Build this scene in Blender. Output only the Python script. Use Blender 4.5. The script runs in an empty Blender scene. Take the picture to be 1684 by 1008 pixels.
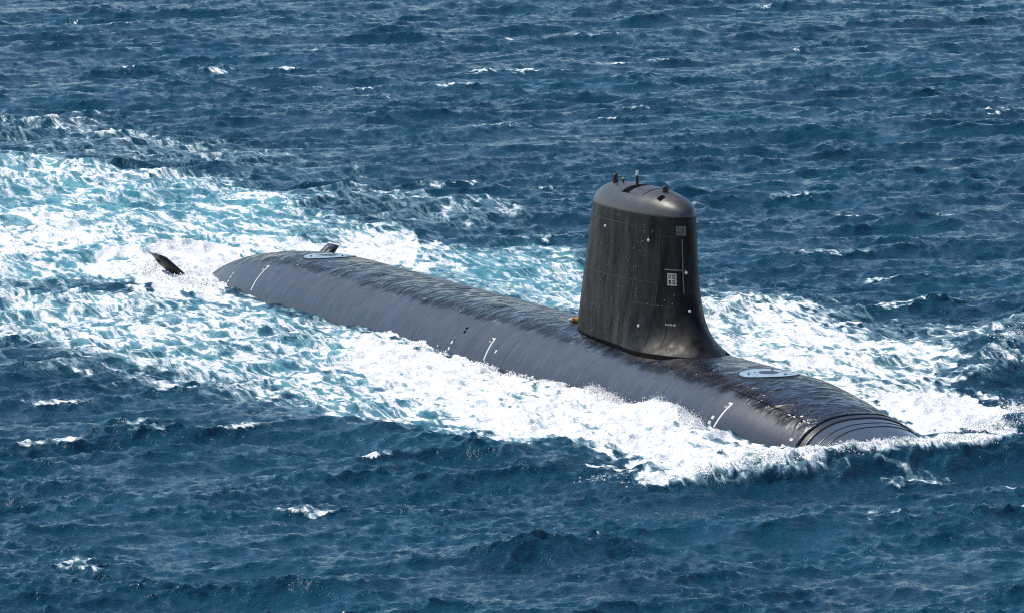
import bpy, bmesh, math, random
import numpy as np
from mathutils import Vector, Matrix

# ------------------------------------------------------------------ camera, sky, sun, exposure
SC = bpy.context.scene
COL = SC.collection
random.seed(7)
RNG = np.random.default_rng(11)

cam_d = bpy.data.cameras.new('camera')
cam = bpy.data.objects.new('camera', cam_d)
COL.objects.link(cam)
CAM = Vector((263.772, -130.135, 40.785))
FWD = Vector((-0.89926, 0.41919, -0.12494)).normalized()
RGT = FWD.cross(Vector((0, 0, 1))).normalized()
UPV = RGT.cross(FWD)
m = Matrix((RGT, UPV, -FWD)).transposed().to_4x4()
m.translation = CAM
cam.matrix_world = m
cam_d.sensor_fit = 'HORIZONTAL'
cam_d.sensor_width = 36.0
cam_d.lens = 10086.7 / 1684 * 36
cam_d.clip_start = 1.0
cam_d.clip_end = 40000
SC.camera = cam

SUN_EL = math.radians(53)
SUN_AZ = Vector((-0.72, -0.69, 0)).normalized()          # horizontal direction towards the sun
world = bpy.data.worlds.new('World')
SC.world = world
world.use_nodes = True
wn = world.node_tree.nodes
wl = world.node_tree.links
sky = wn.new('ShaderNodeTexSky')
sky.sky_type = 'NISHITA'
sky.sun_disc = False
sky.sun_elevation = SUN_EL
sky.sun_rotation = math.atan2(SUN_AZ.x, SUN_AZ.y)
sky.air_density = 1.0
sky.dust_density = 0.1
sky.ozone_density = 2.5
wl.new(sky.outputs[0], wn['Background'].inputs['Color'])
wn['Background'].inputs['Strength'].default_value = 0.12

sun_d = bpy.data.lights.new('sun', 'SUN')
sun_d.energy = 3.4
sun_d.angle = math.radians(3)
sun_d.color = (1.0, 0.93, 0.82)
sun = bpy.data.objects.new('sun', sun_d)
COL.objects.link(sun)
sdir = SUN_AZ * math.cos(SUN_EL) + Vector((0, 0, math.sin(SUN_EL)))
sun.rotation_euler = sdir.to_track_quat('Z', 'Y').to_euler()
sun.location = (0, 0, 60)

SC.view_settings.view_transform = 'Standard'
SC.view_settings.look = 'None'
SC.view_settings.gamma = 1.0
SC.view_settings.use_curve_mapping = False
SC.view_settings.exposure = 0.42
SC.cycles.use_denoising = False
SC.cycles.filter_width = 1.15
SC.cycles.sample_clamp_direct = 2.2
SC.cycles.sample_clamp_indirect = 3.0


# ------------------------------------------------------------------ helpers
def tag(o, label=None, cat=None, group=None, kind=None):
    if label: o['label'] = label
    if cat: o['category'] = cat
    if group: o['group'] = group
    if kind: o['kind'] = kind
    return o


def empty(name, loc, label, cat, group=None):
    o = bpy.data.objects.new(name, None)
    COL.objects.link(o)
    o.location = loc
    o.empty_display_size = 0.5
    return tag(o, label, cat, group)


def link(name, me, mat, parent=None, smooth=True):
    o = bpy.data.objects.new(name, me)
    if mat: me.materials.append(mat)
    if smooth: me.shade_smooth()
    COL.objects.link(o)
    if parent:
        o.parent = parent
        p = parent
        off = Vector((0, 0, 0))
        while p is not None:
            off += p.location
            p = p.parent
        o.location = -off            # all meshes are written in place coordinates
    return o


def from_data(name, v, f, mat, parent=None, smooth=True):
    me = bpy.data.meshes.new(name)
    me.from_pydata([tuple(map(float, p)) for p in v], [], f)
    me.update()
    return link(name, me, mat, parent, smooth)


def from_bm(name, bm, mat, parent=None, smooth=True):
    bmesh.ops.recalc_face_normals(bm, faces=bm.faces)
    me = bpy.data.meshes.new(name)
    bm.to_mesh(me)
    bm.free()
    return link(name, me, mat, parent, smooth)


def grid_faces(nu, nv, close_v=False, base=0):
    f = []
    for i in range(nu - 1):
        for j in range(nv if close_v else nv - 1):
            a = base + i * nv + j
            b = base + i * nv + (j + 1) % nv
            f.append((a, b, b + nv, a + nv))
    return f


def tube(bm, p0, p1, r0, r1=None, n=12, cap=True):
    r1 = r0 if r1 is None else r1
    p0 = Vector(p0); p1 = Vector(p1)
    d = (p1 - p0).normalized()
    a = d.orthogonal().normalized()
    b = d.cross(a)
    r = [[bm.verts.new(p + (a * math.cos(t) + b * math.sin(t)) * rr)
          for t in [2 * math.pi * k / n for k in range(n)]] for p, rr in ((p0, r0), (p1, r1))]
    for k in range(n):
        bm.faces.new((r[0][k], r[0][(k + 1) % n], r[1][(k + 1) % n], r[1][k]))
    if cap:
        bm.faces.new(r[0][::-1])
        bm.faces.new(r[1])


# ------------------------------------------------------------------ node helpers
class NT:
    def __init__(self, name):
        self.mat = bpy.data.materials.new(name)
        self.mat.use_nodes = True
        self.t = self.mat.node_tree
        self.n = self.t.nodes
        self.p = self.n['Principled BSDF']
        self.out = self.n['Material Output']

    def new(self, typ, **kw):
        nd = self.n.new(typ)
        for k, v in kw.items():
            setattr(nd, k, v)
        return nd

    def put(self, sock, val):
        if hasattr(val, 'is_linked') or isinstance(val, bpy.types.NodeSocket):
            self.t.links.new(val, sock)
        else:
            if sock.type == 'RGBA' and not hasattr(val, '__len__'):
                val = (val, val, val, 1)
            elif sock.type == 'RGBA' and len(val) == 3:
                val = (*val, 1)
            sock.default_value = val

    def math(self, op, a, b=0.0, c=None, clamp=False):
        nd = self.new('ShaderNodeMath', operation=op, use_clamp=clamp)
        self.put(nd.inputs[0], a)
        self.put(nd.inputs[1], b)
        if c is not None: self.put(nd.inputs[2], c)
        return nd.outputs[0]

    def ramp(self, v, lo, hi, a=0.0, b=1.0):
        nd = self.new('ShaderNodeMapRange', interpolation_type='SMOOTHSTEP')
        self.put(nd.inputs[0], v)
        self.put(nd.inputs[1], lo); self.put(nd.inputs[2], hi)
        self.put(nd.inputs[3], a); self.put(nd.inputs[4], b)
        return nd.outputs[0]

    def mix(self, f, a, b):
        nd = self.new('ShaderNodeMix', data_type='RGBA')
        self.put(nd.inputs['Factor'], f)
        self.put(nd.inputs[6], a); self.put(nd.inputs[7], b)
        return nd.outputs[2]

    def coord(self, scale=(1, 1, 1), loc=(0, 0, 0), rot=(0, 0, 0)):
        if not hasattr(self, 'tc'):
            self.geo = self.new('ShaderNodeNewGeometry')
            self.tc = self.geo.outputs['Position']
        mp = self.new('ShaderNodeMapping')
        self.put(mp.inputs[0], self.tc)
        mp.inputs['Scale'].default_value = scale
        mp.inputs['Location'].default_value = loc
        mp.inputs['Rotation'].default_value = rot
        return mp.outputs[0]

    def noise(self, vec, scale, detail=4, rough=0.55, dist=0.0):
        nd = self.new('ShaderNodeTexNoise')
        self.put(nd.inputs['Vector'], vec)
        nd.inputs['Scale'].default_value = scale
        nd.inputs['Detail'].default_value = detail
        nd.inputs['Roughness'].default_value = rough
        nd.inputs['Distortion'].default_value = dist
        return nd.outputs['Fac']

    def bump(self, h, strength, dist, normal=None):
        nd = self.new('ShaderNodeBump')
        self.put(nd.inputs['Height'], h)
        self.put(nd.inputs['Strength'], strength)
        self.put(nd.inputs['Distance'], dist)
        if normal: self.put(nd.inputs['Normal'], normal)
        return nd.outputs[0]


def plain(name, col, rough=0.5, spec=0.5, metallic=0.0, var=0.15, scale=6.0):
    t = NT(name)
    nz = t.noise(t.coord(), scale, 5, 0.6)
    a = tuple(c * (1 - var) for c in col)
    b = tuple(min(1, c * (1 + var)) for c in col)
    t.put(t.p.inputs['Base Color'], t.mix(nz, a, b))
    t.put(t.p.inputs['Roughness'], t.ramp(nz, .2, .8, rough * .8, min(1, rough * 1.2)))
    t.p.inputs['Specular IOR Level'].default_value = spec
    t.p.inputs['Metallic'].default_value = metallic
    return t.mat


def hull_material():
    t = NT('hull_rubber')
    t.coord()
    sep = t.new('ShaderNodeSeparateXYZ')
    t.put(sep.inputs[0], t.tc)
    x, y, z = sep.outputs
    # dried runs of water down the side, close together along the hull
    st = t.noise(t.coord((4.5, 0.3, 0.3)), 1.0, 6, 0.66)
    st2 = t.noise(t.coord((0.55, 0.1, 0.1), (4, 0, 0)), 1.0, 3, 0.5)
    blot = t.noise(t.coord((1, 1, 1), (9, 3, 0)), 0.9, 5, 0.6)
    dry = t.mix(t.ramp(st, .30, .72), (0.020, 0.028, 0.042), (0.056, 0.068, 0.090))
    dry = t.mix(t.ramp(st2, .45, .7, 0, .30), dry, (0.050, 0.050, 0.058))
    dry = t.mix(t.ramp(blot, .50, .75, 0, .55), dry, (0.020, 0.024, 0.030))
    # rubber tiles: courses along the hull, each a little different in tone, dark joints
    ang = t.math('ARCTAN2', y, t.math('ADD', z, 2.27))
    cmb = t.new('ShaderNodeCombineXYZ')
    t.put(cmb.inputs[0], t.math('MULTIPLY', ang, 4.4)); t.put(cmb.inputs[1], x)
    bk = t.new('ShaderNodeTexBrick')
    t.put(bk.inputs['Vector'], cmb.outputs[0])
    bk.inputs['Scale'].default_value = 1.0
    bk.inputs['Brick Width'].default_value = 1.05
    bk.inputs['Row Height'].default_value = 0.62
    bk.inputs['Mortar Size'].default_value = 0.012
    bk.inputs['Bias'].default_value = 0.0
    bk.inputs['Color1'].default_value = (.72, .72, .72, 1)
    bk.inputs['Color2'].default_value = (1.18, 1.16, 1.14, 1)
    bk.inputs['Mortar'].default_value = (.35, .35, .36, 1)
    mul = t.new('ShaderNodeMix', data_type='RGBA', blend_type='MULTIPLY')
    mul.inputs['Factor'].default_value = .8
    t.put(mul.inputs[6], dry); t.put(mul.inputs[7], bk.outputs['Color'])
    dry = mul.outputs[2]
    # wet crown of the deck, ragged edge
    ay = t.math('ABSOLUTE', y)
    edge = t.noise(t.coord((0.9, 0.5, 0.5)), 1.1, 6, 0.7)
    wide = t.noise(t.coord((0.09, 0, 0), (3.3, 0, 0)), 1.0, 2, 0.5)
    drip = t.noise(t.coord((1.3, .3, .3), (1, 0, 4)), 1.0, 4, .6)
    lim = t.math('MULTIPLY_ADD', edge, .8, 1.2)
    lim = t.math('MULTIPLY_ADD', drip, .8, lim)
    lim = t.math('MULTIPLY_ADD', wide, 0.7, lim)
    fore = t.ramp(x, -6, 9, 0, .35)
    lim = t.math('ADD', lim, fore)
    over = t.math('SUBTRACT', lim, ay)
    wet = t.ramp(over, -.32, .32)
    wet_soft = t.ramp(ay, 1.7, 3.1, 1, 0)
    wet = t.math('MULTIPLY', wet, t.ramp(z, .5, 1.2))
    # lower strip near the water is soaked too
    low = t.ramp(t.math('MULTIPLY_ADD', st, .8, z), .55, 1.0, .75, 0)
    puddle = t.noise(t.coord((0.95, 0.6, 0.6), (1, 7, 0), (0, 0, .35)), 1.5, 3, 0.5, 1.3)
    damp = t.mix(t.ramp(puddle, .35, .6), (0.005, 0.005, 0.006), (0.014, 0.015, 0.018))
    base = t.mix(wet, dry, damp)
    band = t.math('MULTIPLY', t.ramp(over, -.2, .1), t.ramp(over, .35, 1.0, 1, 0))
    band = t.math('MULTIPLY', band, t.ramp(edge, .3, .65))
    base = t.mix(t.math('MULTIPLY', band, wet), base, (0.006, 0.006, 0.008))
    base = t.mix(low, base, (0.026, 0.030, 0.038))
    t.put(t.p.inputs['Base Color'], base)
    r_dry = t.ramp(st, .3, .7, .40, .30)
    r = t.new('ShaderNodeMix', data_type='FLOAT')
    t.put(r.inputs[0], wet); t.put(r.inputs[2], r_dry)
    t.put(r.inputs[3], t.ramp(puddle, .4, .60, .40, .13))
    t.put(t.p.inputs['Roughness'], r.outputs[0])
    t.put(t.p.inputs['Specular IOR Level'], t.ramp(band, 0, 1, .5, .12))
    fine = t.noise(t.coord(), 9.0, 3, 0.6)
    h = t.math('ADD', t.math('MULTIPLY', puddle, wet_soft), t.math('MULTIPLY', st, .03))
    h = t.math('MULTIPLY_ADD', fine, .014, h)
    t.put(t.p.inputs['Normal'], t.bump(h, 1.0, 0.24))
    return t.mat


def sail_material():
    t = NT('sail_coating')
    t.coord()
    sep = t.new('ShaderNodeSeparateXYZ')
    t.put(sep.inputs[0], t.tc)
    st = t.noise(t.coord((1.5, 1.5, 0.35)), 1.0, 6, 0.62)
    bl = t.noise(t.coord((1, 1, 1), (2, 5, 1)), 2.4, 5, 0.65)
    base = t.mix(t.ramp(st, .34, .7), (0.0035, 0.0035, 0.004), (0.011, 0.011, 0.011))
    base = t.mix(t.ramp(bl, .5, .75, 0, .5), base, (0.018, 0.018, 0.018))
    # dark run-downs from the panel ends
    rr = t.noise(t.coord((4.5, 4.5, 0.12), (7, 2, 0)), 1.0, 3, 0.5)
    base = t.mix(t.math('MULTIPLY', t.ramp(rr, .6, .72), t.ramp(sep.outputs[2], 6.0, 3.0)), base, (0.012, 0.012, 0.012))
    t.put(t.p.inputs['Base Color'], base)
    t.put(t.p.inputs['Roughness'], t.ramp(bl, .3, .7, .40, .56))
    t.put(t.p.inputs['Specular IOR Level'], t.ramp(st, .3, .75, .08, .24))
    t.put(t.p.inputs['Normal'], t.bump(t.math('MULTIPLY_ADD', st, .5, bl), 0.3, 0.02))
    return t.mat


M = {}
M['hull'] = hull_material()
M['sail'] = sail_material()
M['cap'] = plain('cap_skylit_tone', (0.050, 0.050, 0.052), .42, .4, 0, .45, 1.6)  # paler than the sail sides: sky light on the top is in the colour
M['dome'] = plain('dome_coating', (0.060, 0.075, 0.10), .16, .6, 0, .35, 1.2)
M['collar'] = plain('collar_rubber', (0.022, 0.022, 0.024), .35, .5)
M['black'] = plain('black_fitting', (0.010, 0.010, 0.011), .4, .4)
M['void'] = plain('dark_opening', (0.003, 0.003, 0.004), .8, .03)
M['white'] = plain('white_paint', (0.55, 0.55, 0.53), .5, .4, 0, .12, 12)
M['faded'] = plain('faded_white_paint', (0.27, 0.26, 0.235), .55, .4, 0, .5, 7)
M['dull'] = plain('dull_grey_paint', (0.11, 0.11, 0.10), .55, .4, 0, .5, 7)
def worn_ring():
    t = NT('worn_pale_blue_paint')
    n1 = t.noise(t.coord(), 2.2, 6, .68)
    n2 = t.noise(t.coord((1, 1, 1), (3, 1, 0)), 9.0, 5, .65)
    c = t.mix(n2, (0.20, 0.30, 0.38), (0.36, 0.48, 0.56))
    c = t.mix(t.ramp(t.math('MULTIPLY_ADD', n2, .4, n1), .68, .86), c, (0.05, 0.06, 0.07))
    t.put(t.p.inputs['Base Color'], c)
    t.put(t.p.inputs['Roughness'], t.ramp(n1, .3, .7, .18, .45))
    t.put(t.p.inputs['Normal'], t.bump(n1, .6, .06))
    return t.mat


M['ring'] = worn_ring()
M['steel'] = plain('worn_steel', (0.09, 0.09, 0.088), .4, .5, .3)
M['orange'] = plain('orange_paint', (0.75, 0.16, 0.03), .45, .4)
M['yellow'] = plain('yellow_paint', (0.75, 0.48, 0.04), .45, .4)
M['fin'] = plain('fin_coating', (0.012, 0.012, 0.013), .32, .35, 0, .4, 3)

# ------------------------------------------------------------------ shapes of the boat (metres; x ahead, y to port, z above the water)
R0, NN, ZC = 4.4, 2.5, -2.27


def prof(x):
    x = np.asarray(x, float)
    u = np.clip((x - 14) / 17.7, 0, 1)
    v = np.clip((-35.5 - x) / 22.0, 0, 1)
    return np.sqrt(np.clip(1 - u ** 1.213, 0, 1)) * np.clip(1 - v ** 2.657, 0, 1)


def hull_pt(x, t, grow=0.0):
    t = np.asarray(t, float)
    s, c = np.sin(t), np.cos(t)
    k = (abs(s) ** NN + abs(c) ** NN) ** (-1 / NN)
    r = R0 * prof(x) + grow
    return np.stack([x + 0 * t, r * k * s, ZC + r * k * c], -1)


def deck_z(x, y):
    r = R0 * prof(x)
    return ZC + r * np.power(np.clip(1 - np.abs(y / np.maximum(r, 1e-3)) ** NN, 0, 1), 1 / NN)


ZCR, ZT = 8.52, 9.60


def sail_pt(s, z, side, grow=0.0):
    s = np.asarray(s, float)
    z = np.asarray(z, float)
    le = 4.45 + .05 * (8.4 - z) + 2.35 * np.exp(-(z - 2.1) / .98)
    te = -5.1 - .25 * (8.4 - z)
    hw = 1.42 + .06 * (8.4 - z)
    q = np.clip((z - ZCR) / (ZT - ZCR), 0, 1)
    k = np.power(np.clip(1 - q ** 2.1, 0, 1), 1 / 2.2)
    le = le - (1 - k) * 3.2 + grow
    te = te + (1 - k) * 2.6 - grow
    mm = .46
    g = np.where(s < mm, np.power(np.clip(1 - np.abs((mm - s) / mm) ** 2.0, 0, 1), 1 / 2.0),
                 np.power(np.clip(1 - (np.abs(s - mm) / (1 - mm)) ** 2.4, 0, 1), .5))
    fl = .55 * np.exp(-(z - 2.1) / .9) * np.exp(-((s - .22) / .22) ** 2)
    y = (hw * k + fl + grow) * g
    return np.stack([le + (te - le) * s, side * y, z + 0 * s], -1)


# ------------------------------------------------------------------ submarine
sub = empty('submarine', (0, 0, 0),
            'matte black submarine running on the surface, tall sail, deck wet and hull half awash', 'submarine')


def hull_loft(name, xs, mat, parent, grow=0.0, n=128):
    t = np.linspace(-math.pi, math.pi, n, endpoint=False)
    v = np.concatenate([hull_pt(x, t, grow) for x in xs])
    f = grid_faces(len(xs), n, True)
    f = [q[::-1] for q in f]
    k0 = len(v)
    v = np.concatenate([v, [[xs[0], 0, ZC], [xs[-1], 0, ZC]]])
    L = (len(xs) - 1) * n
    for j in range(n):
        f.append((k0, j, (j + 1) % n)); f.append((k0 + 1, L + (j + 1) % n, L + j))
    return from_data(name, v, f, mat, parent)


hull_o = hull_loft('hull', np.concatenate([np.linspace(-57.45, -34, 68), np.linspace(-33.6, 13.6, 110), np.linspace(14, 21.3, 40)]), M['hull'], sub)
def dome_loft():
    n = 128
    t = np.linspace(-math.pi, math.pi, n, endpoint=False)
    xs = 21.95 + 9.2 * np.sin(np.linspace(0, math.pi / 2, 60))
    v = []
    for x in xs:
        k = math.sqrt(max(0.0, 1 - ((x - 21.95) / 9.2) ** 2.8))
        p = hull_pt(x, t, -.02)
        p[:, 1] *= k
        p[:, 2] = ZC + (p[:, 2] - ZC) * k
        v.append(p)
    f = [q[::-1] for q in grid_faces(len(xs), n, True)]
    return from_data('bow_dome', np.concatenate(v), f, M['dome'], sub)


dome_loft()
hull_loft('collar_ring', [21.16, 21.18, 21.36, 21.38], M['hull'], sub, 0.035)
hull_loft('collar_groove', [21.30, 21.75], M['void'], sub, -0.06)
hull_loft('collar_ring', [21.60, 21.62, 21.93, 22.0], M['collar'], sub, 0.03)


def drape(name, pts_top, mat, parent, thick=0.03):
    """pts_top: (nu, nv, 3) grid on a surface, already lifted; closes it with a skirt downwards along -normal"""
    nu, nv, _ = pts_top.shape
    v = pts_top.reshape(-1, 3)
    du = np.gradient(pts_top, axis=0); dv = np.gradient(pts_top, axis=1)
    nrm = np.cross(du, dv)
    nrm /= np.maximum(np.linalg.norm(nrm, axis=-1, keepdims=True), 1e-9)
    c = np.array([pts_top[..., 0].mean(), 0, 0 if pts_top[..., 2].max() < 2.6 else 5])
    out = (pts_top - c) * np.array([0.2, 1, 1])
    if (nrm * out).sum() < 0: nrm = -nrm
    w = (pts_top - nrm * thick).reshape(-1, 3)
    f = grid_faces(nu, nv)
    k = nu * nv
    f += [tuple(i + k for i in q[::-1]) for q in grid_faces(nu, nv)]
    rim = [i * nv for i in range(nu)] + [(nu - 1) * nv + j for j in range(1, nv)] + \
          [i * nv + nv - 1 for i in range(nu - 2, -1, -1)] + [j for j in range(nv - 2, 0, -1)]
    for a, b in zip(rim, rim[1:] + rim[:1]):
        f.append((a, b, b + k, a + k))
    bm = bmesh.new()
    vs = [bm.verts.new(p) for p in np.concatenate([v, w])]
    for q in f:
        try: bm.faces.new([vs[i] for i in q])
        except ValueError: pass
    return from_bm(name, bm, mat, parent, False)


def hull_patch(name, x0, x1, t0, t1, mat, lift=0.012, nu=3, nv=6, parent=None, lean=0.0):
    xs = np.linspace(x0, x1, nu); ts = np.linspace(t0, t1, nv)
    g = np.stack([np.stack([hull_pt(x + lean * k / (nv - 1), t, lift) for k, t in enumerate(ts)]) for x in xs])
    return drape(name, g, mat, parent or sub, lift + .01)


def annulus(name, cx, r0, r1, mat, parent, lift):
    n = 56
    ang = np.linspace(0, 2 * math.pi, n, endpoint=False)
    rr = np.linspace(r0, r1, 5)
    v = []; f = []
    for layer, dz in ((0, lift), (1, -.03)):
        for r in rr:
            for a in ang:
                x = cx + r * math.cos(a); y = r * math.sin(a)
                v.append((x, y, float(deck_z(x, y)) + dz))
    k = 5 * n
    f += grid_faces(5, n, True)
    f += [(j, j + k, (j + 1) % n + k, (j + 1) % n) for j in range(n)]
    f += [(4 * n + j, 4 * n + (j + 1) % n, 4 * n + (j + 1) % n + k, 4 * n + j + k) for j in range(n)]
    bm = bmesh.new()
    vs = [bm.verts.new(p) for p in v]
    for q in f: bm.faces.new([vs[i] for i in q])
    return from_bm(name, bm, mat, parent, False)


for xa, wd in ((22.65, .025), (23.2, .02)):
    tt = np.linspace(-1.25, 1.25, 60)
    drape('dome_seam', np.stack([hull_pt(xa, tt, .004), hull_pt(xa + wd, tt, .002)]), M['collar'], sub, .05)

for cx, lab in ((12.85, 'pale blue rescue hatch ring in front of the sail'), (-38.8, 'pale blue rescue hatch ring near the stern')):
    h = annulus('hatch_ring', cx, .48, 1.375, M['ring'], sub, .02)
    h['label'] = lab
    annulus('hatch_cover', cx, .02, .44, M['black'], h, .035)
    annulus('hatch_rim', cx, 1.40, 1.47, M['black'], h, .028)
    annulus('hatch_seal', cx, .445, .475, M['steel'], h, .03)
    for a in (.4, 2.5, 4.6):
        bm = bmesh.new()
        px_, py_ = cx + 1.0 * math.cos(a), 1.0 * math.sin(a)
        z_ = float(deck_z(px_, py_))
        tube(bm, (px_, py_, z_ - .01), (px_, py_, z_ + .07), .07, .05, 10)
        from_bm('tie_down', bm, M['black'], h, False)

# painted draught scales: a long white bar with steps, and a row of dashes beside it
def draught_scale(x, t0, t1, lean):
    o = hull_patch('draught_scale', x, x + .13, t0, t1, M['white'], .014, 2, 8, None, lean)
    dt = (t1 - t0) / 4
    hull_patch('step_mark', x - .22, x - .01, t0, t0 + dt * .28, M['white'], .013, 2, 3, o, 0)
    hull_patch('step_mark', x - .30, x - .05, t0 + dt * .7, t0 + dt * .95, M['faded'], .013, 2, 3, o, 0)
    return o


draught_scale(15.15, -.727, -1.03, -.25)
draught_scale(-10.42, -.757, -1.03, .2)
draught_scale(-40.8, -.62, -1.0, .2)
for x, t in ((14.42, -.92), (14.34, -.978), (14.32, -1.03), (-14.5, -.92), (-14.5, -.995), (-9.44, -.885),
             (-44.95, -.80), (-44.95, -.86), (-44.92, -.925), (-44.9, -.99), (20.72, -.85), (20.40, -.955)):
    hull_patch('draught_mark', x, x + (.22 if x > 0 else .16), t, t - .035, M['white'], .014, 2, 3)
# free flood slots and seams
for x, t in ((-14.1, -.715), (-14.0, -.765)):
    hull_patch('flood_slot', x, x + .22, t, t - .034, M['void'], .006, 2, 3)
for xa, xb in ((13.9, 15.6), (15.62, 17.5), (17.52, 19.3), (19.32, 20.9)):
    hull_patch('casing_seam', xa, xb, -.572, -.582, M['void'], .007, 10, 2)
for x, t in ((19.2, -.583), (19.6, -.58), (20.4, -.575), (20.75, -.572)):
    hull_patch('seam_tab', x, x + .2, t, t - .015, M['white'], .012, 2, 3)
for x, a in ((-31.2, .62), (-26.9, .7), (-19.0, .58), (-12.6, .6), (-8.1, .7), (0.4, .64), (8.8, .72)):
    hull_patch('plate_seam', x, x + .028, -a, -1.15, M['hull'], .006, 2, 14)

# mooring bollard covers and small deck hatches set flush
for x, y in ((-30.0, -.9), (-22.4, .5), (-15.2, -.8), (-45, .2)):
    xs = np.linspace(x - .45, x + .45, 4); ys = np.linspace(y - .3, y + .3, 4)
    g = np.array([[(a, b, float(deck_z(a, b)) + .018) for b in ys] for a in xs])
    drape('deck_hatch', g, M['black'], sub, .03)

# ---- stern planes in X
def stern_plane(side, label):
    root = np.array([-49.5, side * 1.3, -2.6]); span = np.array([0, side * 4.1, 3.78])
    L = np.linalg.norm(span); sd = span / L
    nrm = np.cross([1, 0, 0], sd)
    n = 20
    u = np.concatenate([(1 - np.cos(np.linspace(0, math.pi, n))) / 2])
    tk = .60 * (0.2969 * np.sqrt(u) - .126 * u - .3516 * u ** 2 + .2843 * u ** 3 - .1036 * u ** 4) * 5
    v = []
    st = np.linspace(0, 1, 12)
    for s_ in st:
        chord = 2.2 + (1.6 - 2.2) * s_
        le = root + span * s_ + np.array([-0.45 * s_, 0, 0])
        sc = 1.0 if s_ < .93 else math.sqrt(max(0, 1 - ((s_ - .93) / .07) ** 2)) * .75 + .25
        thick = .17 * chord * sc * .92
        up = [le - np.array([1, 0, 0]) * chord * a + nrm * b * thick / .3 for a, b in zip(u, tk)]
        lo = [le - np.array([1, 0, 0]) * chord * a - nrm * b * thick / .3 for a, b in zip(u[1:-1], tk[1:-1])][::-1]
        v += up + lo
    m_ = 2 * n - 2
    f = grid_faces(12, m_, True)
    f.append(tuple(range(11 * m_, 12 * m_)))
    f.append(tuple(range(m_))[::-1])
    bm = bmesh.new()
    vs = [bm.verts.new(p) for p in v]
    for q in f: bm.faces.new([vs[i] for i in q])
    o = from_bm('stern_plane', bm, M['fin'], sub)
    o['label'] = label
    # pale patches on the face turned to the bow side
    def plate(s0, s1, a0, a1, mat, name):
        q = []
        for s_ in np.linspace(s0, s1, 3):
            row = []
            chord = 2.2 + (1.6 - 2.2) * s_
            le = root + span * s_ + np.array([-0.45 * s_, 0, 0])
            thick = .17 * chord * .92
            for a in np.linspace(a0, a1, 4):
                b = np.interp(a, u, tk)
                sg = side if side > 0 else -1
                nn = nrm if nrm[2] > 0 else -nrm
                if side < 0: nn = -nn
                row.append(le - np.array([1, 0, 0]) * chord * a + nn * (b * thick / .3 + .012))
            q.append(row)
        q = np.array(q)
        bm = bmesh.new()
        vs = [[bm.verts.new(p) for p in r] for r in q]
        for i in range(2):
            for j in range(3):
                bm.faces.new((vs[i][j], vs[i + 1][j], vs[i + 1][j + 1], vs[i][j + 1]))
        bmesh.ops.solidify(bm, geom=bm.faces[:], thickness=.008)
        return from_bm(name, bm, mat, o, False)
    if side > 0:
        plate(.80, .90, .55, .72, M['dull'], 'plane_patch')
        plate(.84, .94, .30, .40, M['white'], 'plane_patch')
    else:
        plate(.84, .96, .25, .7, M['faded'], 'plane_patch')
    return o


stern_plane(-1, 'starboard stern plane standing out of the white wake')
stern_plane(1, 'port stern plane showing just above the far edge of the hull')

# ---- sail
def sail_loft(name, zs, mat, parent, top=False):
    s = np.concatenate([(1 - np.cos(np.linspace(0, math.pi / 2, 34))) * .46, .46 + .54 * np.sin(np.linspace(0, math.pi / 2, 36))[1:]])
    v = []
    for z in zs:
        a = sail_pt(s, np.full_like(s, z), -1)
        b = sail_pt(s[1:-1], np.full(len(s) - 2, z), 1)[::-1]
        v.append(np.concatenate([a, b]))
    n = len(v[0])
    v = np.concatenate(v)
    f = grid_faces(len(zs), n, True)
    if top: f.append(tuple(range((len(zs) - 1) * n, len(zs) * n)))
    bm = bmesh.new()
    vs = [bm.verts.new(p) for p in v]
    for q in f: bm.faces.new([vs[i] for i in q])
    return from_bm(name, bm, mat, parent)


sail = sail_loft('sail', np.concatenate([np.linspace(1.55, 4.6, 40), np.linspace(4.7, ZCR, 36)]), M['sail'], sub)
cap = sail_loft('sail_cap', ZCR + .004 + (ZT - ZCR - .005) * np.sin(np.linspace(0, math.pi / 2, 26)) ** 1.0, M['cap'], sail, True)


def sail_patch(name, s0, s1, z0, z1, mat, lift=.015, nu=6, nv=5, side=-1, parent=None):
    ss = np.linspace(s0, s1, nu); zz = np.linspace(z0, z1, nv)
    g = np.stack([sail_pt(np.full(nv, a), zz, side, lift) for a in ss])
    return drape(name, g, mat, parent or sail, lift + .012)


def s_at(x, z):
    """sail station for a place x metres along, at height z"""
    le = sail_pt(0., z, 1)[0]; te = sail_pt(1., z, 1)[0]
    return float((le - x) / (le - te))


# dark strips at the crease under the cap and along the foot
sail_patch('crease_strip', .012, .97, ZCR - .05, ZCR - .01, M['black'], .008, 60, 2)
for sd in (-1, 1):
    sail_patch('foot_strip', .01, .985, 1.92, 2.10, M['void'], .03, 60, 3, sd)
# panel seams: two tall, some short, one long lower edge
for x, z0, z1 in ((-3.6, 2.6, 8.4), (-1.0, 2.4, 8.4), (1.55, 2.25, 8.4), (3.35, 4.2, 7.9)):
    g = np.stack([np.stack([sail_pt(s_at(x + d, z), z, -1, .006) for z in np.linspace(z0, z1, 24)]) for d in (0, .045)])
    drape('panel_seam', g, M['black'], sail, .02)
for z, xa, xb in ((7.9, -4.6, 1.5), (5.3, -4.9, 3.3), (4.25, 1.6, 4.4), (7.55, 3.4, 4.3)):
    sail_patch('panel_seam', s_at(xb, z), s_at(xa, z), z, z + .03, M['black'], .006, 30, 2)
for x in (-4.4, -3.0, -2.2, -.3, .7, 2.5, 3.6, 4.6):
    g = np.stack([np.stack([sail_pt(s_at(x + d + (0 if x < 2 else (z - 2.3) * -.25), z), z, -1, .005) for z in np.linspace(2.35, 3.5 + .3 * math.sin(x * 7), 12)]) for d in (0, .03)])
    drape('panel_seam', g, M['void'], sail, .02)


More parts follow.
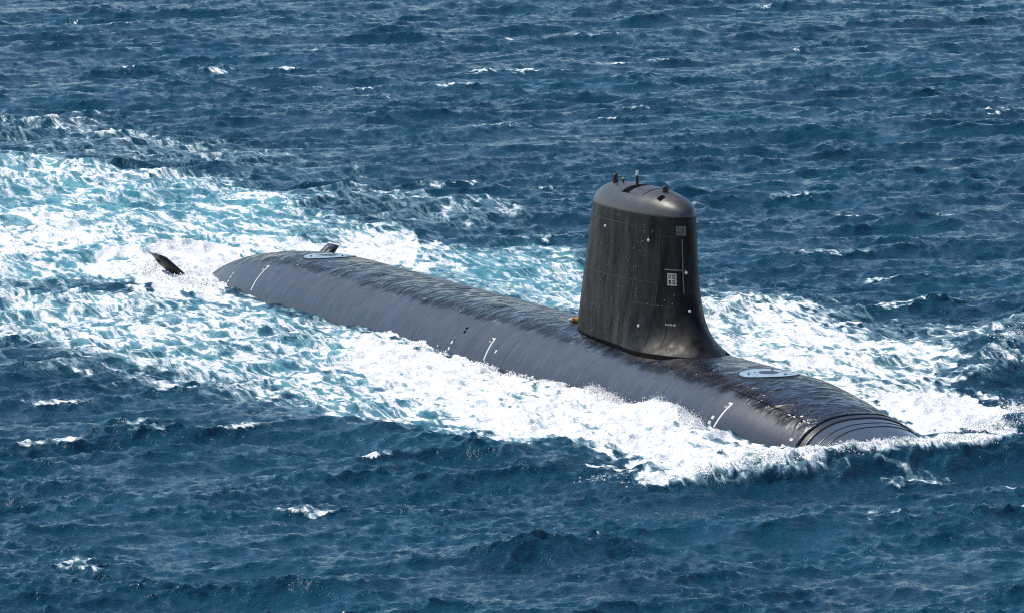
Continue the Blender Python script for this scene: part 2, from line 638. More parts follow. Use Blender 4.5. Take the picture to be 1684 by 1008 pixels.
# two pale chequered squares and a rail on the leading shoulder
def chequer(s0, s1, z0, z1, bright):
    o = sail_patch('marking_plate', s0, s1, z0, z1, M['black'], .012, 8, 5)
    ds = s1 - s0; dz = z1 - z0
    for a, b, c, d in ((0, 1, 0, .12), (0, 1, .88, 1), (0, 1, .44, .56), (0, .14, .12, .88), (.86, 1, .12, .88), (.42, .58, .12, .88),
                       (.22, .34, .2, .36), (.66, .78, .64, .8), (.2, .36, .66, .8)):
        sail_patch('marking_bar', s0 + a * ds, s0 + b * ds, z0 + c * dz, z0 + d * dz, bright, .020, 6, 3, -1, o)
    return o


chequer(.030, .069, 5.26, 5.84, M['faded'])
chequer(.002, .030, 7.66, 8.10, M['dull'])
sail_patch('side_rail', .003, .082, 5.98, 6.03, M['dull'], .05, 14, 3)
sail_patch('highlight_strip', .008, .011, 4.9, 7.5, M['steel'], .02, 2, 14)  # pale strip on the seam line, standing in for the vertical highlight there
for k in range(7):
    sail_patch('lettering_mark', .049 + k * .0065, .0525 + k * .0065, 3.40, 3.47 + .03 * (k in (0, 3, 6)), M['faded'], .012, 2, 2)
for s_, z in ((.618, 7.57), (.246, 3.21), (.228, 7.21), (.188, 7.30), (.190, 7.42), (.003, 5.89), (.002, 4.11), (.273, 5.95), (.331, 5.12),
              (.36, 6.3), (.30, 6.8), (.27, 5.4), (.34, 6.15), (.26, 4.9), (.18, 4.3), (.22, 7.7), (.16, 7.75), (.05, 4.4), (.085, 4.55), (.12, 4.25), (.04, 4.8)):
    p = Vector(sail_pt(s_, z, -1, 0)); q = Vector(sail_pt(s_, z, -1, .05))
    big = s_ in (.618, .246, .003, .002, .188)
    bm = bmesh.new()
    bmesh.ops.create_icosphere(bm, subdivisions=2, radius=.075 if big else .038, matrix=Matrix.Translation((p + q) / 2))
    from_bm('sail_lamp' if big else 'sail_stud', bm, M['white'] if big else M['dull'], sail)

# dark mast bay across the cap, with a lighter cover beside it
def cap_patch(name, x0, x1, y0, y1, mat, lift, nv=18):
    g = []
    for x in np.linspace(x0, x1, 6):
        row = []
        for y in np.linspace(y0, y1, nv):
            lo, hi = ZCR, ZT
            for _ in range(30):
                z = (lo + hi) / 2
                w = sail_pt(min(max(s_at(x, z), 0), 1), z, 1)[1]
                lo, hi = (z, hi) if w > abs(y) else (lo, z)
            row.append((x, y, z + lift))
        g.append(row)
    return drape(name, np.array(g), mat, cap, .05)


def cap_z(x, y):
    lo, hi = ZCR, ZT
    for _ in range(30):
        z = (lo + hi) / 2
        w = sail_pt(min(max(s_at(x, z), 0), 1), z, 1)[1]
        lo, hi = (z, hi) if w > abs(y) else (lo, z)
    return z


cap_patch('mast_bay', -.75, .0, -1.0, 1.0, M['void'], .012)
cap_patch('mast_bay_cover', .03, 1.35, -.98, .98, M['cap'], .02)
cap_patch('mast_bay_edge', 1.37, 1.43, -.95, .95, M['black'], .012)
for x, y in ((2.45, -.25),):
    cap_patch('cap_hatch', x + .1, x + .5, -.75, -.45, M['void'], .012, 5)


def stub(name, x, y, r, h, mat, tip=None, parent=None):
    z = cap_z(x, y)
    bm = bmesh.new()
    tube(bm, (x, y, z - .15), (x, y, z + h * .85), r, r * .96, 14)
    tube(bm, (x, y, z + h * .851), (x, y, z + h), r * .96, r * .55, 14)
    o = from_bm(name, bm, mat, parent or cap, False)
    if tip:
        bm = bmesh.new()
        tube(bm, (x, y, z + h * .72), (x, y, z + h * 1.04), r * 1.18, r * .9, 14)
        from_bm('mast_tip', bm, tip, o, False)
    return o


stub('periscope_head', -2.75, -.35, .13, .45, M['black'])['label'] = 'stubby black periscope head at the back of the sail top'
stub('lamp_post', -2.1, -.25, .05, .24, M['black'], M['yellow'])
stub('antenna_mast', -.35, -.35, .075, .72, M['black'], M['white'])['label'] = 'thin dark mast with a white tip'
o = stub('sensor_head', 2.3, -.15, .15, .30, M['black'])
stub('lamp_post', 2.05, -.1, .04, .16, M['white'])

# ---- small orange float lying on the deck behind the sail
buoy = empty('marker_float', (-7.5, -.25, float(deck_z(-7.5, -.25)) + .12),
             'small orange, yellow and white float lying on deck behind the sail', 'float')
for a, b, ma, nm in ((-.36, -.18, 'white', 'end_cap'), (-.18, .0, 'orange', 'body'), (.0, .12, 'yellow', 'band'), (.12, .26, 'orange', 'body'), (.26, .40, 'white', 'end_cap')):
    bm = bmesh.new()
    zc = float(deck_z(-7.5, -.25)) + .12
    ra = .12 if abs(a) < .3 else .05
    rb = .12 if abs(b) < .38 else .05
    tube(bm, (-7.5 + a * .1, -.25 + a, zc), (-7.5 + b * .1, -.25 + b, zc), ra, rb, 14)
    from_bm(nm, bm, M[ma], buoy, False)
# ------------------------------------------------------------------ sea: linear waves + bow wave + wake, written over the plan of the place
def wave_tile(N, L, lam_p, std, ang, spread, lmin, lmax, seed, slope=4.0, iso=False):
    rng = np.random.default_rng(seed)
    k1 = 2 * np.pi * np.fft.fftfreq(N, L / N)
    kx, ky = np.meshgrid(k1, k1, indexing='ij')
    k = np.hypot(kx, ky); k[0, 0] = 1e-6
    kp = 2 * np.pi / lam_p
    P = k ** -slope * np.exp(-1.25 * (kp / k) ** 2)
    if not iso:
        c = np.cos((np.arctan2(ky, kx) - ang))
        P *= (0.05 + np.clip(c, 0, 1) ** spread)
    P *= (k < 2 * np.pi / lmin) & (k > 2 * np.pi / lmax)
    A = np.sqrt(P) * (rng.normal(size=(N, N)) + 1j * rng.normal(size=(N, N)))
    h = np.fft.ifft2(A)
    sc = std / h.real.std()
    dx = np.fft.ifft2(1j * kx / k * A).real * sc
    dy = np.fft.ifft2(1j * ky / k * A).real * sc
    jxx = np.fft.ifft2(kx * kx / k * A).real * sc
    jyy = np.fft.ifft2(ky * ky / k * A).real * sc
    return np.stack([h.real * sc, dx, dy, jxx + jyy], -1).astype(np.float32), L, N


def sample(tile, x, y, rot=0.0):
    T, L, N = tile
    c, s = math.cos(rot), math.sin(rot)
    u = (x * c + y * s) / L * N
    v = (-x * s + y * c) / L * N
    i = np.floor(u).astype(np.int64); j = np.floor(v).astype(np.int64)
    fu = (u - i)[..., None].astype(np.float32); fv = (v - j)[..., None].astype(np.float32)
    i0 = i % N; i1 = (i + 1) % N; j0 = j % N; j1 = (j + 1) % N
    r = (T[i0, j0] * (1 - fu) + T[i1, j0] * fu) * (1 - fv) + (T[i0, j1] * (1 - fu) + T[i1, j1] * fu) * fv
    dx = r[..., 1] * c - r[..., 2] * s
    dy = r[..., 1] * s + r[..., 2] * c
    return r[..., 0], dx, dy, r[..., 3]


# plan of the fine part of the sheet: rows get wider apart with the distance from shore ship
O2 = np.array([CAM.x, CAM.y])
A2 = np.array([FWD.x, FWD.y]); A2 /= np.linalg.norm(A2)
L2 = np.array([A2[1], -A2[0]])
rows = [200.0]
while rows[-1] < 640: rows.append(rows[-1] * (1 + .00088))
while rows[-1] < 14000: rows.append(rows[-1] + (rows[-1] - rows[-2]) * 1.22)
d0 = rows[1] - rows[0]
front = [rows[0]]
while front[-1] > -3000:
    d0 *= 1.28; front.append(front[-1] - d0)
rows = np.array(front[1:][::-1] + rows)
NC = 760
cols = list(np.linspace(-.128, .128, NC))
d0 = cols[1] - cols[0]
while cols[-1] < 12:
    d0 *= 1.28; cols.append(cols[-1] + d0); cols.insert(0, cols[0] - d0)
cols = np.array(cols)
wid = np.clip(rows, 185, 900)
AA = np.repeat(rows[:, None], len(cols), 1)
LL = wid[:, None] * cols[None]
X = O2[0] + A2[0] * AA + L2[0] * LL
Y = O2[1] + A2[1] * AA + L2[1] * LL
sp = np.maximum(np.gradient(AA, axis=0), np.gradient(LL, axis=1))
fade = np.clip(1.3 - sp / 2.5, 0, 1) ** 2
fade2 = np.clip(1.2 - sp / .9, 0, 1)

WDIR = math.atan2(-A2[1], -A2[0]) + .42            # the wind sea runs towards the camera side, a little across
T1 = wave_tile(1024, 187.0, 12.0, .180, WDIR - .35, 9.0, .8, 50, 3, 3.7)
T0 = wave_tile(512, 331.0, 34.0, .13, WDIR - .35 + .3, 10.0, 18.0, 80, 21, 4.0)
T2 = wave_tile(512, 43.0, 2.0, .056, WDIR + .5 - .15, 2.2, .30, 3.4, 5, 3.2)
T3 = wave_tile(512, 61.0, 2.6, 1.0, 0, 1, .45, 9, 9, 3.2, True)      # broken water, no direction, unit height


def sstep(v, a, b):
    t = np.clip((v - a) / (b - a), 0, 1)
    return t * t * (3 - 2 * t)


def poly_dist(px, py, poly):
    """signed distance to a closed outline, positive inside"""
    P = np.array(poly, float)
    best = np.full(px.shape, 1e9)
    ins = np.zeros(px.shape, bool)
    for a, b in zip(P, np.roll(P, -1, 0)):
        e = b - a
        t = np.clip(((px - a[0]) * e[0] + (py - a[1]) * e[1]) / max((e * e).sum(), 1e-9), 0, 1)
        best = np.minimum(best, np.hypot(px - a[0] - t * e[0], py - a[1] - t * e[1]))
        cr = ((a[1] > py) != (b[1] > py)) & (px < (b[0] - a[0]) * (py - a[1]) / ((b[1] - a[1]) if b[1] != a[1] else 1e-9) + a[0])
        ins ^= cr
    return np.where(ins, best, -best)


def line_dist(px, py, pts):
    """distance to a polyline and the side of it and the share of its length"""
    P = np.array(pts, float)
    best = np.full(px.shape, 1e9); side = np.zeros(px.shape); par = np.zeros(px.shape)
    n = len(P) - 1
    for i in range(n):
        a, b = P[i], P[i + 1]; e = b - a
        t = np.clip(((px - a[0]) * e[0] + (py - a[1]) * e[1]) / (e * e).sum(), 0, 1)
        qx = px - a[0] - t * e[0]; qy = py - a[1] - t * e[1]
        d = np.hypot(qx, qy)
        mk = d < best
        best = np.where(mk, d, best)
        side = np.where(mk, np.sign(e[0] * qy - e[1] * qx), side)
        par = np.where(mk, (i + t) / n, par)
    return best, side, par


# work only where something happens
ZONE = (X > -150) & (X < 70) & (Y > -60) & (Y < 110) & (sp < 3)
zx, zy = X[ZONE], Y[ZONE]
wob = sample(T3, zx, zy, .6)
wx = zx + wob[1] * .9 * 1.2; wy = zy + wob[2] * .9 * 1.2
foam = np.zeros(zx.shape)
aer = np.zeros(zx.shape)


def patch(poly, dens, soft, aero=0.0, asoft=4.0):
    global foam, aer
    d = poly_dist(wx, wy, poly)
    foam = np.maximum(foam, dens * sstep(d, -soft, soft))
    if aero: aer = np.maximum(aer, aero * sstep(d, -asoft, asoft))


patch([[-22.0,-3.5],[-10.2,-3.4],[0.6,-3.6],[4.6,-2.5],[7.6,-2.0],[15.6,-3.7],[21.4,-3.3],[22.8,-6.8],[21.4,-10.7],[15.9,-12.8],[11.7,-13.9],[6.9,-14.2],[-3.9,-13.2],[-14.7,-10.4],[-20.9,-7.1]], .95, 1.6, .9)
patch([[-43,-2.0],[-40.6,-2.5],[-29.9,-3.4],[-22.0,-3.5],[-9.4,-3.8],[2.3,-4.0],[20.9,-11.9],[17.3,-13.5],[18.2,-17.5],[12.6,-15.6],[9.3,-15.9],[8.9,-20.0],[4.0,-20.3],[-3.7,-18.6],[-9.2,-19.5],[-14.1,-20.7],[-21.2,-21.5],[-28.2,-22.8],[-48,-25],[-58,-18],[-44.7,-10.4]], .62, 2.8, .85)
patch([[3.6,-21.1],[9.4,-20.2],[9.8,-16.1],[18.6,-18.0],[18.0,-15.0],[16.8,-13.2],[4.8,-13.9],[-5.2,-15.8],[-17.0,-20.6],[-23.8,-24.4],[-40,-30],[-30,-33],[-14.3,-27.9],[-13.5,-23.5],[-5.7,-21.9],[-0.7,-20.8]], .42, 2.0, .2)
patch([[22.4,-13.2],[26.1,-13.6],[28.6,-12.8],[28.6,-10.0],[26.9,-6.3],[25.4,-3.5],[25.2,-0.5],[24.1,2.9],[21.2,4.7],[20.4,0.3],[21.2,-3.4],[21.6,-7.1],[21.2,-10.2]], 1.0, .7, .9, 1.5)
patch([[11.6,5.3],[19.9,3.2],[21.4,7.6],[15.0,12.2],[9.3,13.3],[7.4,11.2],[8.4,7.4]], 1.05, 1.0, .9)
patch([[-31.2,18.6],[-29.8,21.6],[-22.9,20.9],[-13.7,19.6],[-8.3,19.9],[-4.2,20.4],[8.1,12.5],[11.1,4.9],[0.8,3.8],[-7.8,3.6],[-19.7,4.8],[-28,10]], .80, 2.2, .8)
patch([[-41.2,23.6],[-32.7,21.9],[-27.5,23.3],[-15.2,22.3],[-14.2,24.6],[-12.5,28.1],[-16,33],[-10,33],[-6.2,24.5],[0.8,17.6],[10.3,12.3],[7.2,10.7],[-11.2,13.7],[-26.5,16.2]], .50, 1.8, .3)
patch([[-54.4,4.2],[-24.8,4.2],[-24,10],[-36,18],[-54.6,22.9],[-57.5,20.3],[-58.2,15.2],[-68.6,15.2],[-81.6,19.2],[-93.5,18.9],[-104.4,17.9],[-110.5,13.9],[-125,12],[-140,0],[-120,-20],[-70,-25],[-47.3,-15.8],[-48.0,-10.9],[-42.4,-5.3],[-54,0]], .57, 4.0, 1.0, 7)
patch([[-110,-14],[-85.6,-1.6],[-82.2,1.8],[-71.3,5.7],[-65.5,10.7],[-63.2,17.1],[-50.2,11.0],[-50,4.9],[-52,2],[-56.6,2.2],[-52.0,0.4],[-64.4,1.8],[-63.1,-2.5],[-56.6,-9.5],[-60.4,-10.9],[-80,-22]], .80, 5.5, .9)
patch([[-125,2],[-112.0,8.1],[-109.3,13.9],[-102.8,18.5],[-93.4,19.3],[-90.7,16.5],[-97.3,10.9],[-97.1,2.6],[-112,-6]], .72, 5.0, .8)
patch([[-61.8,-3.4],[-64.3,3.6],[-57.2,4.5],[-50,2.5],[-44.8,-2.0],[-39.8,-5.2],[-41.9,-9.0],[-49.0,-7.9],[-56.3,-8.8]], 1.0, 1.2, .9)
patch([[-58.3,5.5],[-62.8,14.2],[-62.9,16.9],[-51.2,12.4],[-44,8.0],[-46,4.2],[-54,3.5]], .98, 2.0, .9)
# loose rags of old foam beyond the upper edge of the wake
patch([[-135,6],[-112,11],[-104,19],[-92,20],[-84,27],[-104,31],[-128,29],[-146,22]], .42, 6.0, .15, 6)
# a turquoise swell of broken water off the port quarter
patch([[-93,18],[-84,26],[-76,30],[-64,24],[-60,19],[-70,14]], .46, 3.0, .55, 5)
# broken water on the starboard quarter thins out sideways
patch([[-60,-30],[-40,-30],[-30,-25],[-44,-14],[-70,-22]], .45, 3, .4, 4)

height = np.zeros(zx.shape)
# transverse bow wave: steep face ahead, long back towards the hull
def ridge(pts, h, wf, wb, ends=(.12, .12), foamy=0.0, fw=.8, fb=1.4):
    global height, foam
    d, sd, par = line_dist(zx + wob[1] * .35, zy + wob[2] * .35, pts)
    env = sstep(par, -1e-6, ends[0]) * sstep(1 - par, -1e-6, ends[1]) if ends[0] > 0 else 1.0
    w = np.where(sd > 0, wf, wb)
    height += h * env * np.exp(-(d / w) ** 2)
    if foamy:
        f = np.where(sd > 0, np.exp(-(d / fw) ** 2), np.exp(-(d / fb) ** 2))
        foam = np.maximum(foam, foamy * env * f)


BOWLINE = [[27.6,20],[28.3,13],[28.5,9],[29.0,4.7],[28.5,.7],[28.4,-3.6],[29.0,-7.3],[29.1,-10.5],[28.0,-14.5],[24.8,-18]]
ridge(BOWLINE, 1.26, 1.7, 3.2, (.35, .30))
ridge(BOWLINE[3:9], 0, 1, 1, (.08, .05), 1.0, .75, 1.8)
ridge(BOWLINE[5:9], 0, 1, 1, (.25, .05), 1.0, 1.5, 2.2)
ridge(BOWLINE[:4], 0, 1, 1, (.1, .05), .78, .45, .9)
# diverging bow wave, port
ridge([[8,12.8],[3,17.0],[-5,23.5],[-14,31.0],[-24,39]], .65, 2.2, 2.6, (.25, .3), .55, .7, 2.0)
# diverging bow wave, starboard shoulder: foam front
ridge([[24,-14],[18.5,-17.4],[10.5,-19.4],[3,-21.3],[-8,-22.5]], .32, 1.6, 2.6, (.1, .5), 0)
# water heaped against the hull
def mound(cx, cy, rx, ry, h):
    global height
    height += h * np.exp(-((zx - cx) / rx) ** 2 - ((zy - cy) / ry) ** 2)


mound(11.0, -4.8, 2.6, 1.5, .68)
mound(3.2, -4.6, 2.2, 1.2, .38)
mound(-0.5, -5.0, 2.6, 1.2, .18)
mound(8, -8.5, 6, 2.4, .22)
mound(14, 7.2, 5, 2.4, .45)
mound(-52, -4.6, 3.4, 2.0, .28)
mound(-48, 5.6, 4.6, 2.6, .55)
mound(-55, 9.6, 5.0, 3.5, .45)
mound(-76, 24, 6, 4, .7)
mound(-63, -2, 6, 3.5, .25)
mound(33.2, 1.5, 2.2, 13, -.40)

# scattered whitecaps where the photograph has them: short breaking crests
capl = [[-168.2,52.1,2.6],[-147.6,57.1,2.0],[-142.1,49.2,1.2],[-124.2,56.6,1.6],[-84.7,29.3,3.0],[-70.4,44.8,1.6],[-159.6,68.1,2.6],[-158.8,63.7,2.6],[-129.9,21.4,3.0],[-40.6,33.0,3.0],[-184.4,86.3,2.5],[-164.1,81.8,1.4],[6.9,-33.2,2.6],[27.8,-30.7,1.0],[33.4,-3.0,1.6],[-140.3,25.4,3.0],[-132.1,19.6,2.6],[-212.7,55.0,2.2],[-211.3,112.8,2.0],[-19.8,24.4,2.6],[5.6,-28.2,2.0],[-118.0,46.8,1.8],[-155.9,76.2,1.2],[33.7,-0.2,1.3],[-58.8,21.3,3.0],[39.3,-23.1,.6],[-61.1,48.5,1.2],[-137.7,20.3,2.4],[-149.6,50.6,1.4],[-30,30.5,2.0],[-24,27,1.6],[0,-27,1.6],[-8,-28,1.8],[12,-25,1.4],[17,-22.5,1.4],[-178,60,1.0],[-60,32,1.4]]
for _ in range(50):                                # small stray flecks all over
    q_ = RNG.random(); a_ = 215 + 380 * RNG.random() ** .8; l_ = (RNG.random() * 2 - 1) * .115 * a_
    fx, fy = O2 + A2 * a_ + L2 * l_
    capl.append([fx, fy, .35 + .9 * q_ ** 2])
cdir = np.array([-math.sin(WDIR), math.cos(WDIR)])
ndir = np.array([math.cos(WDIR), math.sin(WDIR)])
F_all = np.zeros(X.shape); A_all = np.zeros(X.shape); H_all = np.zeros(X.shape)
F_all[ZONE] = foam; A_all[ZONE] = aer; H_all[ZONE] = height
w3 = sample(T3, X, Y, 1.1)
for cx, cy, ln in capl:
    d_ = np.linspace(-4, 4, 41)
    hh = sample(T1, cx + ndir[0] * d_, cy + ndir[1] * d_, .35)[0] - .004 * d_ ** 2
    cx, cy = np.array([cx, cy]) + ndir * d_[hh.argmax()]
    bx = np.abs(X - cx) < 14; by = np.abs(Y - cy) < 14
    K = bx & by
    ux = X[K] - cx + w3[1][K] * .7; uy = Y[K] - cy + w3[2][K] * .7
    a = ux * cdir[0] + uy * cdir[1]; b = ux * ndir[0] + uy * ndir[1]
    b = b + .10 * a * a / ln * .6
    F_all[K] = np.maximum(F_all[K], .68 * np.exp(-(a / ln / 1.25) ** 2 - (b / np.where(b > 0, .5, 2.2)) ** 2))
    H_all[K] += (.20 if ln > 1.3 else .05) * np.exp(-(a / ln / 1.3) ** 2 - (b / .95) ** 2)

broken = sstep(F_all, .25, .8)
h1, dx1, dy1, j1 = sample(T1, X, Y, .35)
h0, dx0, dy0, j0 = sample(T0, X, Y, .35)
h2, dx2, dy2, j2 = sample(T2, X, Y, -.5)
near = np.clip(poly_dist(X[ZONE], Y[ZONE], [[-44,-2.5],[-30,-3.6],[12,-3.6],[22,-2],[26,0],[22,2],[12,3.6],[-30,3.6],[-44,2.5]]), -14, 0)
calm = np.ones(X.shape); calm[ZONE] = .45 + .55 * (-near / 14)
grp = .75 + .5 * sstep(sample(T3, X * .05, Y * .05, .9)[0], -1.3, 1.3)
a1 = fade * (1 - .35 * broken) * calm * grp
bowz = np.exp(-((X - 30) / 4.2) ** 2 - (np.clip(np.abs(Y - 2) - 8, 0, 99) / 4) ** 2)
a1 = a1 * (1 - .6 * bowz)
a2 = fade2 * (1 - .2 * broken) * (1 - .55 * bowz)
# gusts: the small waves are not equally strong everywhere
gust = .60 + .8 * sstep(sample(T3, X * .09, Y * .09, .2)[0], -1.2, 1.2)
Z = h0 * fade * calm + h1 * a1 + h2 * a2 * gust + H_all
DX = dx1 * a1 * .95 + dx2 * a2 * gust * .6
DY = dy1 * a1 * .95 + dy2 * a2 * gust * .6
tb = sample(T3, X, Y, .8)
tb2 = sample(T3, X * 2.3, Y * 2.3, 2.1)
Z += fade2 * broken * (tb[0] * .055 + tb2[0] * .025)
DX += fade2 * broken * (tb[1] * .05 + tb2[1] * .03); DY += fade2 * broken * (tb[2] * .05 + tb2[2] * .03)
# natural breaking where the wave field folds over
fold = (j1 * .95 * a1 + j2 * .5 * a2)
F_all = np.maximum(F_all, .50 * sstep(fold, .80, 1.35) * (fade > .5))

nr, nc = X.shape
co = np.stack([X + DX, Y + DY, Z], -1).reshape(-1, 3).astype(np.float32)
me = bpy.data.meshes.new('sea')
me.vertices.add(nr * nc)
me.vertices.foreach_set('co', co.ravel())
ii = (np.arange(nr - 1)[:, None] * nc + np.arange(nc - 1)[None]).ravel()
quad = np.stack([ii, ii + nc, ii + nc + 1, ii + 1], -1).astype(np.int32)
n0 = np.cross(co[quad[0, 1]] - co[quad[0, 0]], co[quad[0, 3]] - co[quad[0, 0]])
if n0[2] < 0: quad = quad[:, ::-1]
me.loops.add(quad.size)
me.loops.foreach_set('vertex_index', np.ascontiguousarray(quad).ravel())
me.polygons.add(len(quad))
me.polygons.foreach_set('loop_start', np.arange(0, quad.size, 4, dtype=np.int32))
me.update(calc_edges=True)
for nm, arr in (('foam', F_all), ('aeration', A_all)):
    at = me.attributes.new(nm, 'FLOAT', 'POINT')
    at.data.foreach_set('value', arr.astype(np.float32).ravel())


def sea_material():
    t = NT('sea_water')
    t.coord()
    fa = t.new('ShaderNodeAttribute', attribute_name='foam').outputs['Fac']
    ae = t.new('ShaderNodeAttribute', attribute_name='aeration').outputs['Fac']
    flat = (.38, 1.10, 0.35)
    fr_ = (0, 0, -math.atan2(L2[1], L2[0]))          # long axis of the streaks
    # ---- foam: lumps, lace between cells, fine froth
    big = t.noise(t.coord(flat, (0, 0, 0), fr_), .22, 4, .6, .6)
    mid = t.noise(t.coord(flat, (5, 1, 0), fr_), .95, 6, .62, 1.4)
    fine = t.noise(t.coord(flat, (2, 8, 0), fr_), 4.6, 4, .68, .3)
    wv = t.new('ShaderNodeTexVoronoi', feature='DISTANCE_TO_EDGE')
    wpos = t.new('ShaderNodeVectorMath', operation='MULTIPLY_ADD')
    nc_ = t.new('ShaderNodeTexNoise')
    t.put(nc_.inputs['Vector'], t.coord(flat, (0, 0, 0), fr_)); nc_.inputs['Scale'].default_value = .9; nc_.inputs['Detail'].default_value = 4
    t.put(wpos.inputs[0], nc_.outputs['Color']); wpos.inputs[1].default_value = (2.2, 2.2, 0); t.put(wpos.inputs[2], t.coord(flat, (0, 0, 0), fr_))
    t.put(wv.inputs['Vector'], wpos.outputs[0]); wv.inputs['Scale'].default_value = .75
    lace = t.ramp(wv.outputs['Distance'], .0, .22, 1, 0)
    fil = t.noise(t.coord(flat, (11, 4, 0), fr_), .42, 5, .58, 1.9)
    fil = t.math('ABSOLUTE', t.math('MULTIPLY_ADD', fil, 2.0, -1.0))
    fil = t.ramp(fil, 0, .22, 1, 0)                    # thin winding threads of foam
    sig = t.math('MULTIPLY_ADD', t.math('SUBTRACT', big, .5), 1.25, t.math('MULTIPLY', t.math('SUBTRACT', mid, .5), .95))
    sig = t.math('MULTIPLY_ADD', t.math('SUBTRACT', fine, .5), .34, sig)
    sig = t.math('MULTIPLY_ADD', t.math('SUBTRACT', fil, .35), .50, sig)
    sig = t.math('MULTIPLY_ADD', t.math('SUBTRACT', lace, .35), .16, sig)
    lvl = t.math('ADD', sig, t.math('MULTIPLY_ADD', fa, 1.45, -1.08))
    mask = t.ramp(lvl, -.16, .22)
    mask = t.math('MULTIPLY', mask, t.ramp(fa, .04, .16))
    thin = t.math('MULTIPLY', t.ramp(lvl, -.55, .10, 0, .50), t.ramp(fa, .18, .5))
    # ---- water body
    an = t.math('MULTIPLY_ADD', t.math('SUBTRACT', big, .5), 1.3, t.math('MULTIPLY_ADD', t.math('SUBTRACT', mid, .5), .7, t.math('MULTIPLY_ADD', ae, 1.1, -.54)))
    aer_m = t.math('MULTIPLY', t.ramp(an, -.05, .75), t.ramp(ae, .03, .25))
    patchy = t.ramp(t.noise(t.coord((1, 1, 0), (7, 7, 0)), .06, 5, .6), .3, .7)
    deep = t.mix(patchy, (0.0034, 0.037, 0.068), (0.0064, 0.058, 0.096))
    body = t.mix(aer_m, deep, (0.075, 0.30, 0.36))
    body = t.mix(thin, body, (0.40, 0.64, 0.67))
    foamc = t.mix(t.ramp(mid, .3, .7), (0.80, 0.815, 0.81), (0.90, 0.895, 0.875))
    col = t.mix(mask, body, foamc)
    t.put(t.p.inputs['Base Color'], col)
    t.p.inputs['IOR'].default_value = 1.333
    t.put(t.p.inputs['Roughness'], t.ramp(mask, 0, 1, .11, .85))
    t.put(t.p.inputs['Specular IOR Level'], t.ramp(mask, 0, 1, .5, .12))
    # ---- relief: ripples on water, froth on foam
    r1 = t.noise(t.coord((1, 1, .2), (0, 0, 0), (0, 0, -WDIR)), 1.0, 2, .5)
    rp = t.new('ShaderNodeMapping'); t.put(rp.inputs[0], t.tc)
    rp.inputs['Rotation'].default_value = (0, 0, -WDIR)
    rs = t.new('ShaderNodeMapping'); t.put(rs.inputs[0], rp.outputs[0])
    rs.inputs['Scale'].default_value = (1.0, .55, .2)
    ra = t.noise(rs.outputs[0], 2.6, 4, .62, .4)
    rb = t.noise(rs.outputs[0], 9.0, 3, .6, .3)
    rip = t.math('MULTIPLY_ADD', rb, .45, ra)
    nm = t.bump(rip, .9, .15)
    fr = t.math('ADD', t.math('MULTIPLY', mid, .8), t.math('MULTIPLY', fine, .45))
    nm2 = t.bump(t.math('MULTIPLY', fr, t.ramp(fa, .1, .5)), .6, .16, nm)
    t.put(t.p.inputs['Normal'], nm2)
    return t.mat


me.shade_smooth()
sea = bpy.data.objects.new('sea', me)
me.materials.append(sea_material())
COL.objects.link(sea)
tag(sea, 'dark blue choppy sea with white foam around the submarine', 'water', None, 'structure')

# ------------------------------------------------------------------ spray thrown up along the breaking crests
def near_height(px, py):
    """height of the built water under points: nearest vertex of the sheet in plan"""
    rel = np.stack([px - O2[0], py - O2[1]], -1)
    a = rel @ A2; l = rel @ L2
    ri = np.clip(np.searchsorted(rows, a), 0, nr - 1)
    ci = np.clip(np.searchsorted(cols, l / np.clip(a, 185, 900)), 0, nc - 1)
    return Z[ri, ci]


ICO_BM = bmesh.new()
bmesh.ops.create_icosphere(ICO_BM, subdivisions=1, radius=1.0)
ICO_V = np.array([v.co[:] for v in ICO_BM.verts]); ICO_F = np.array([[v.index for v in f.verts] for f in ICO_BM.faces])
ICO_BM.free()


def spray(name, label, centres, radii, mat):
    n = len(centres); k = len(ICO_V)
    jit = 1 + .35 * RNG.normal(size=(n, k, 1)).clip(-1.5, 1.5)
    st = 1 + .5 * RNG.random((n, 1, 3))
    v = centres[:, None] + ICO_V[None] * radii[:, None, None] * jit * st
    f = ICO_F[None] + (np.arange(n) * k)[:, None, None]
    me = bpy.data.meshes.new(name)
    me.vertices.add(n * k); me.vertices.foreach_set('co', v.astype(np.float32).ravel())
    f = f.reshape(-1, 3).astype(np.int32)
    me.loops.add(f.size); me.loops.foreach_set('vertex_index', f.ravel())
    me.polygons.add(len(f)); me.polygons.foreach_set('loop_start', np.arange(0, f.size, 3, dtype=np.int32))
    me.update(calc_edges=True)
    o = link(name, me, mat, None, True)
    return tag(o, label, 'spray', None, 'stuff')


M['froth'] = plain('spray_froth', (0.85, 0.85, 0.83), .7, .3, 0, .06, 8)


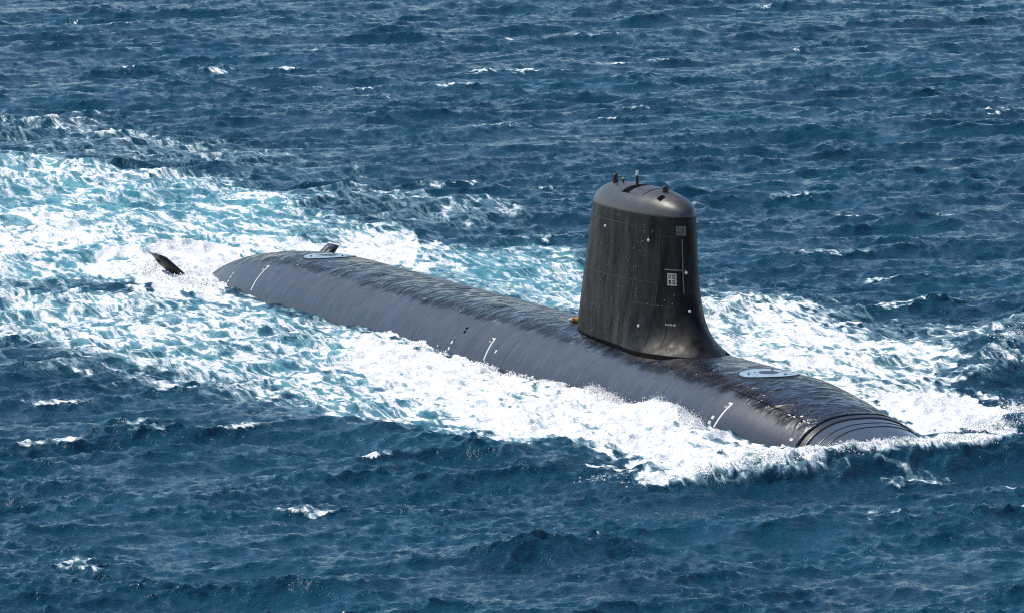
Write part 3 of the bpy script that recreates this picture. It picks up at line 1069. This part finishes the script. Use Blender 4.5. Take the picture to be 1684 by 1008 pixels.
def along(pts, n, across, up, rmin, rmax, clump=1.2, base=-.05):
    P = np.array(pts, float)
    seg = np.linalg.norm(np.diff(P, axis=0), axis=1); cs = np.concatenate([[0], np.cumsum(seg)])
    nc_ = max(4, int(cs[-1] * 1.6))
    cen = RNG.random(nc_) * cs[-1]; amp = RNG.random(nc_) ** 1.5
    pick = RNG.choice(nc_, n, p=(amp + .15) / (amp + .15).sum())
    s_ = np.clip(cen[pick] + RNG.normal(size=n) * clump * .45, 0, cs[-1])
    x = np.interp(s_, cs, P[:, 0]) + RNG.normal(size=n) * across
    y = np.interp(s_, cs, P[:, 1]) + RNG.normal(size=n) * across
    z = near_height(x, y) + base + np.abs(RNG.normal(size=n)) * up * (.35 + amp[pick])
    fall = np.exp(-(z - near_height(x, y)).clip(0) / max(up, .01) * .6)
    r = (rmin + (rmax - rmin) * RNG.random(n) ** 3) * (.45 + .55 * fall)
    return np.stack([x, y, z], -1), r


c1, r1 = along([[29.0,4.7],[28.5,.7],[28.4,-3.6],[29.2,-7.3],[29.4,-10.5],[28.6,-14.0],[26,-15.5]], 4200, .30, .09, .010, .040)
c2, r2 = along([[29.0,5],[28.5,9],[28.3,13]], 350, .2, .08, .010, .035)
spray('bow_spray', 'white spray along the breaking bow wave crest ahead of the hull', np.concatenate([c1, c2]), np.concatenate([r1, r2]), M['froth'])
c1, r1 = along([[2.2,-4.2],[4.6,-4.3],[8.0,-4.2],[11,-4.3],[13.6,-4.5],[15.2,-4.8]], 5000, .28, .14, .010, .036, .8)
c2, r2 = along([[-22,-4.3],[-10,-4.3],[2,-4.3]], 1100, .18, .05, .02, .05, .6)
spray('hull_spray', 'white water climbing the near side of the hull below the sail', np.concatenate([c1, c2]), np.concatenate([r1, r2]), M['froth'])
c1, r1 = along([[20.5,6.5],[19.5,9.0],[16.0,12.0],[11.5,13.4]], 2200, .5, .18, .010, .045)
spray('port_bow_spray', 'white spray heaped on the far side of the bow', c1, r1, M['froth'])
c1, r1 = along([[-45,-5.2],[-50,-6.2],[-54,-4.5],[-52,-2.5]], 1600, .6, .18, .015, .055)
spray('stern_spray', 'white spray around the near stern plane', c1, r1, M['froth'])
c1, r1 = along([[3,17.5],[-5,24],[-14,31]], 500, .5, .12, .015, .05)
spray('port_wave_spray', 'white spray on the diverging wave crest at the right edge', c1, r1, M['froth'])
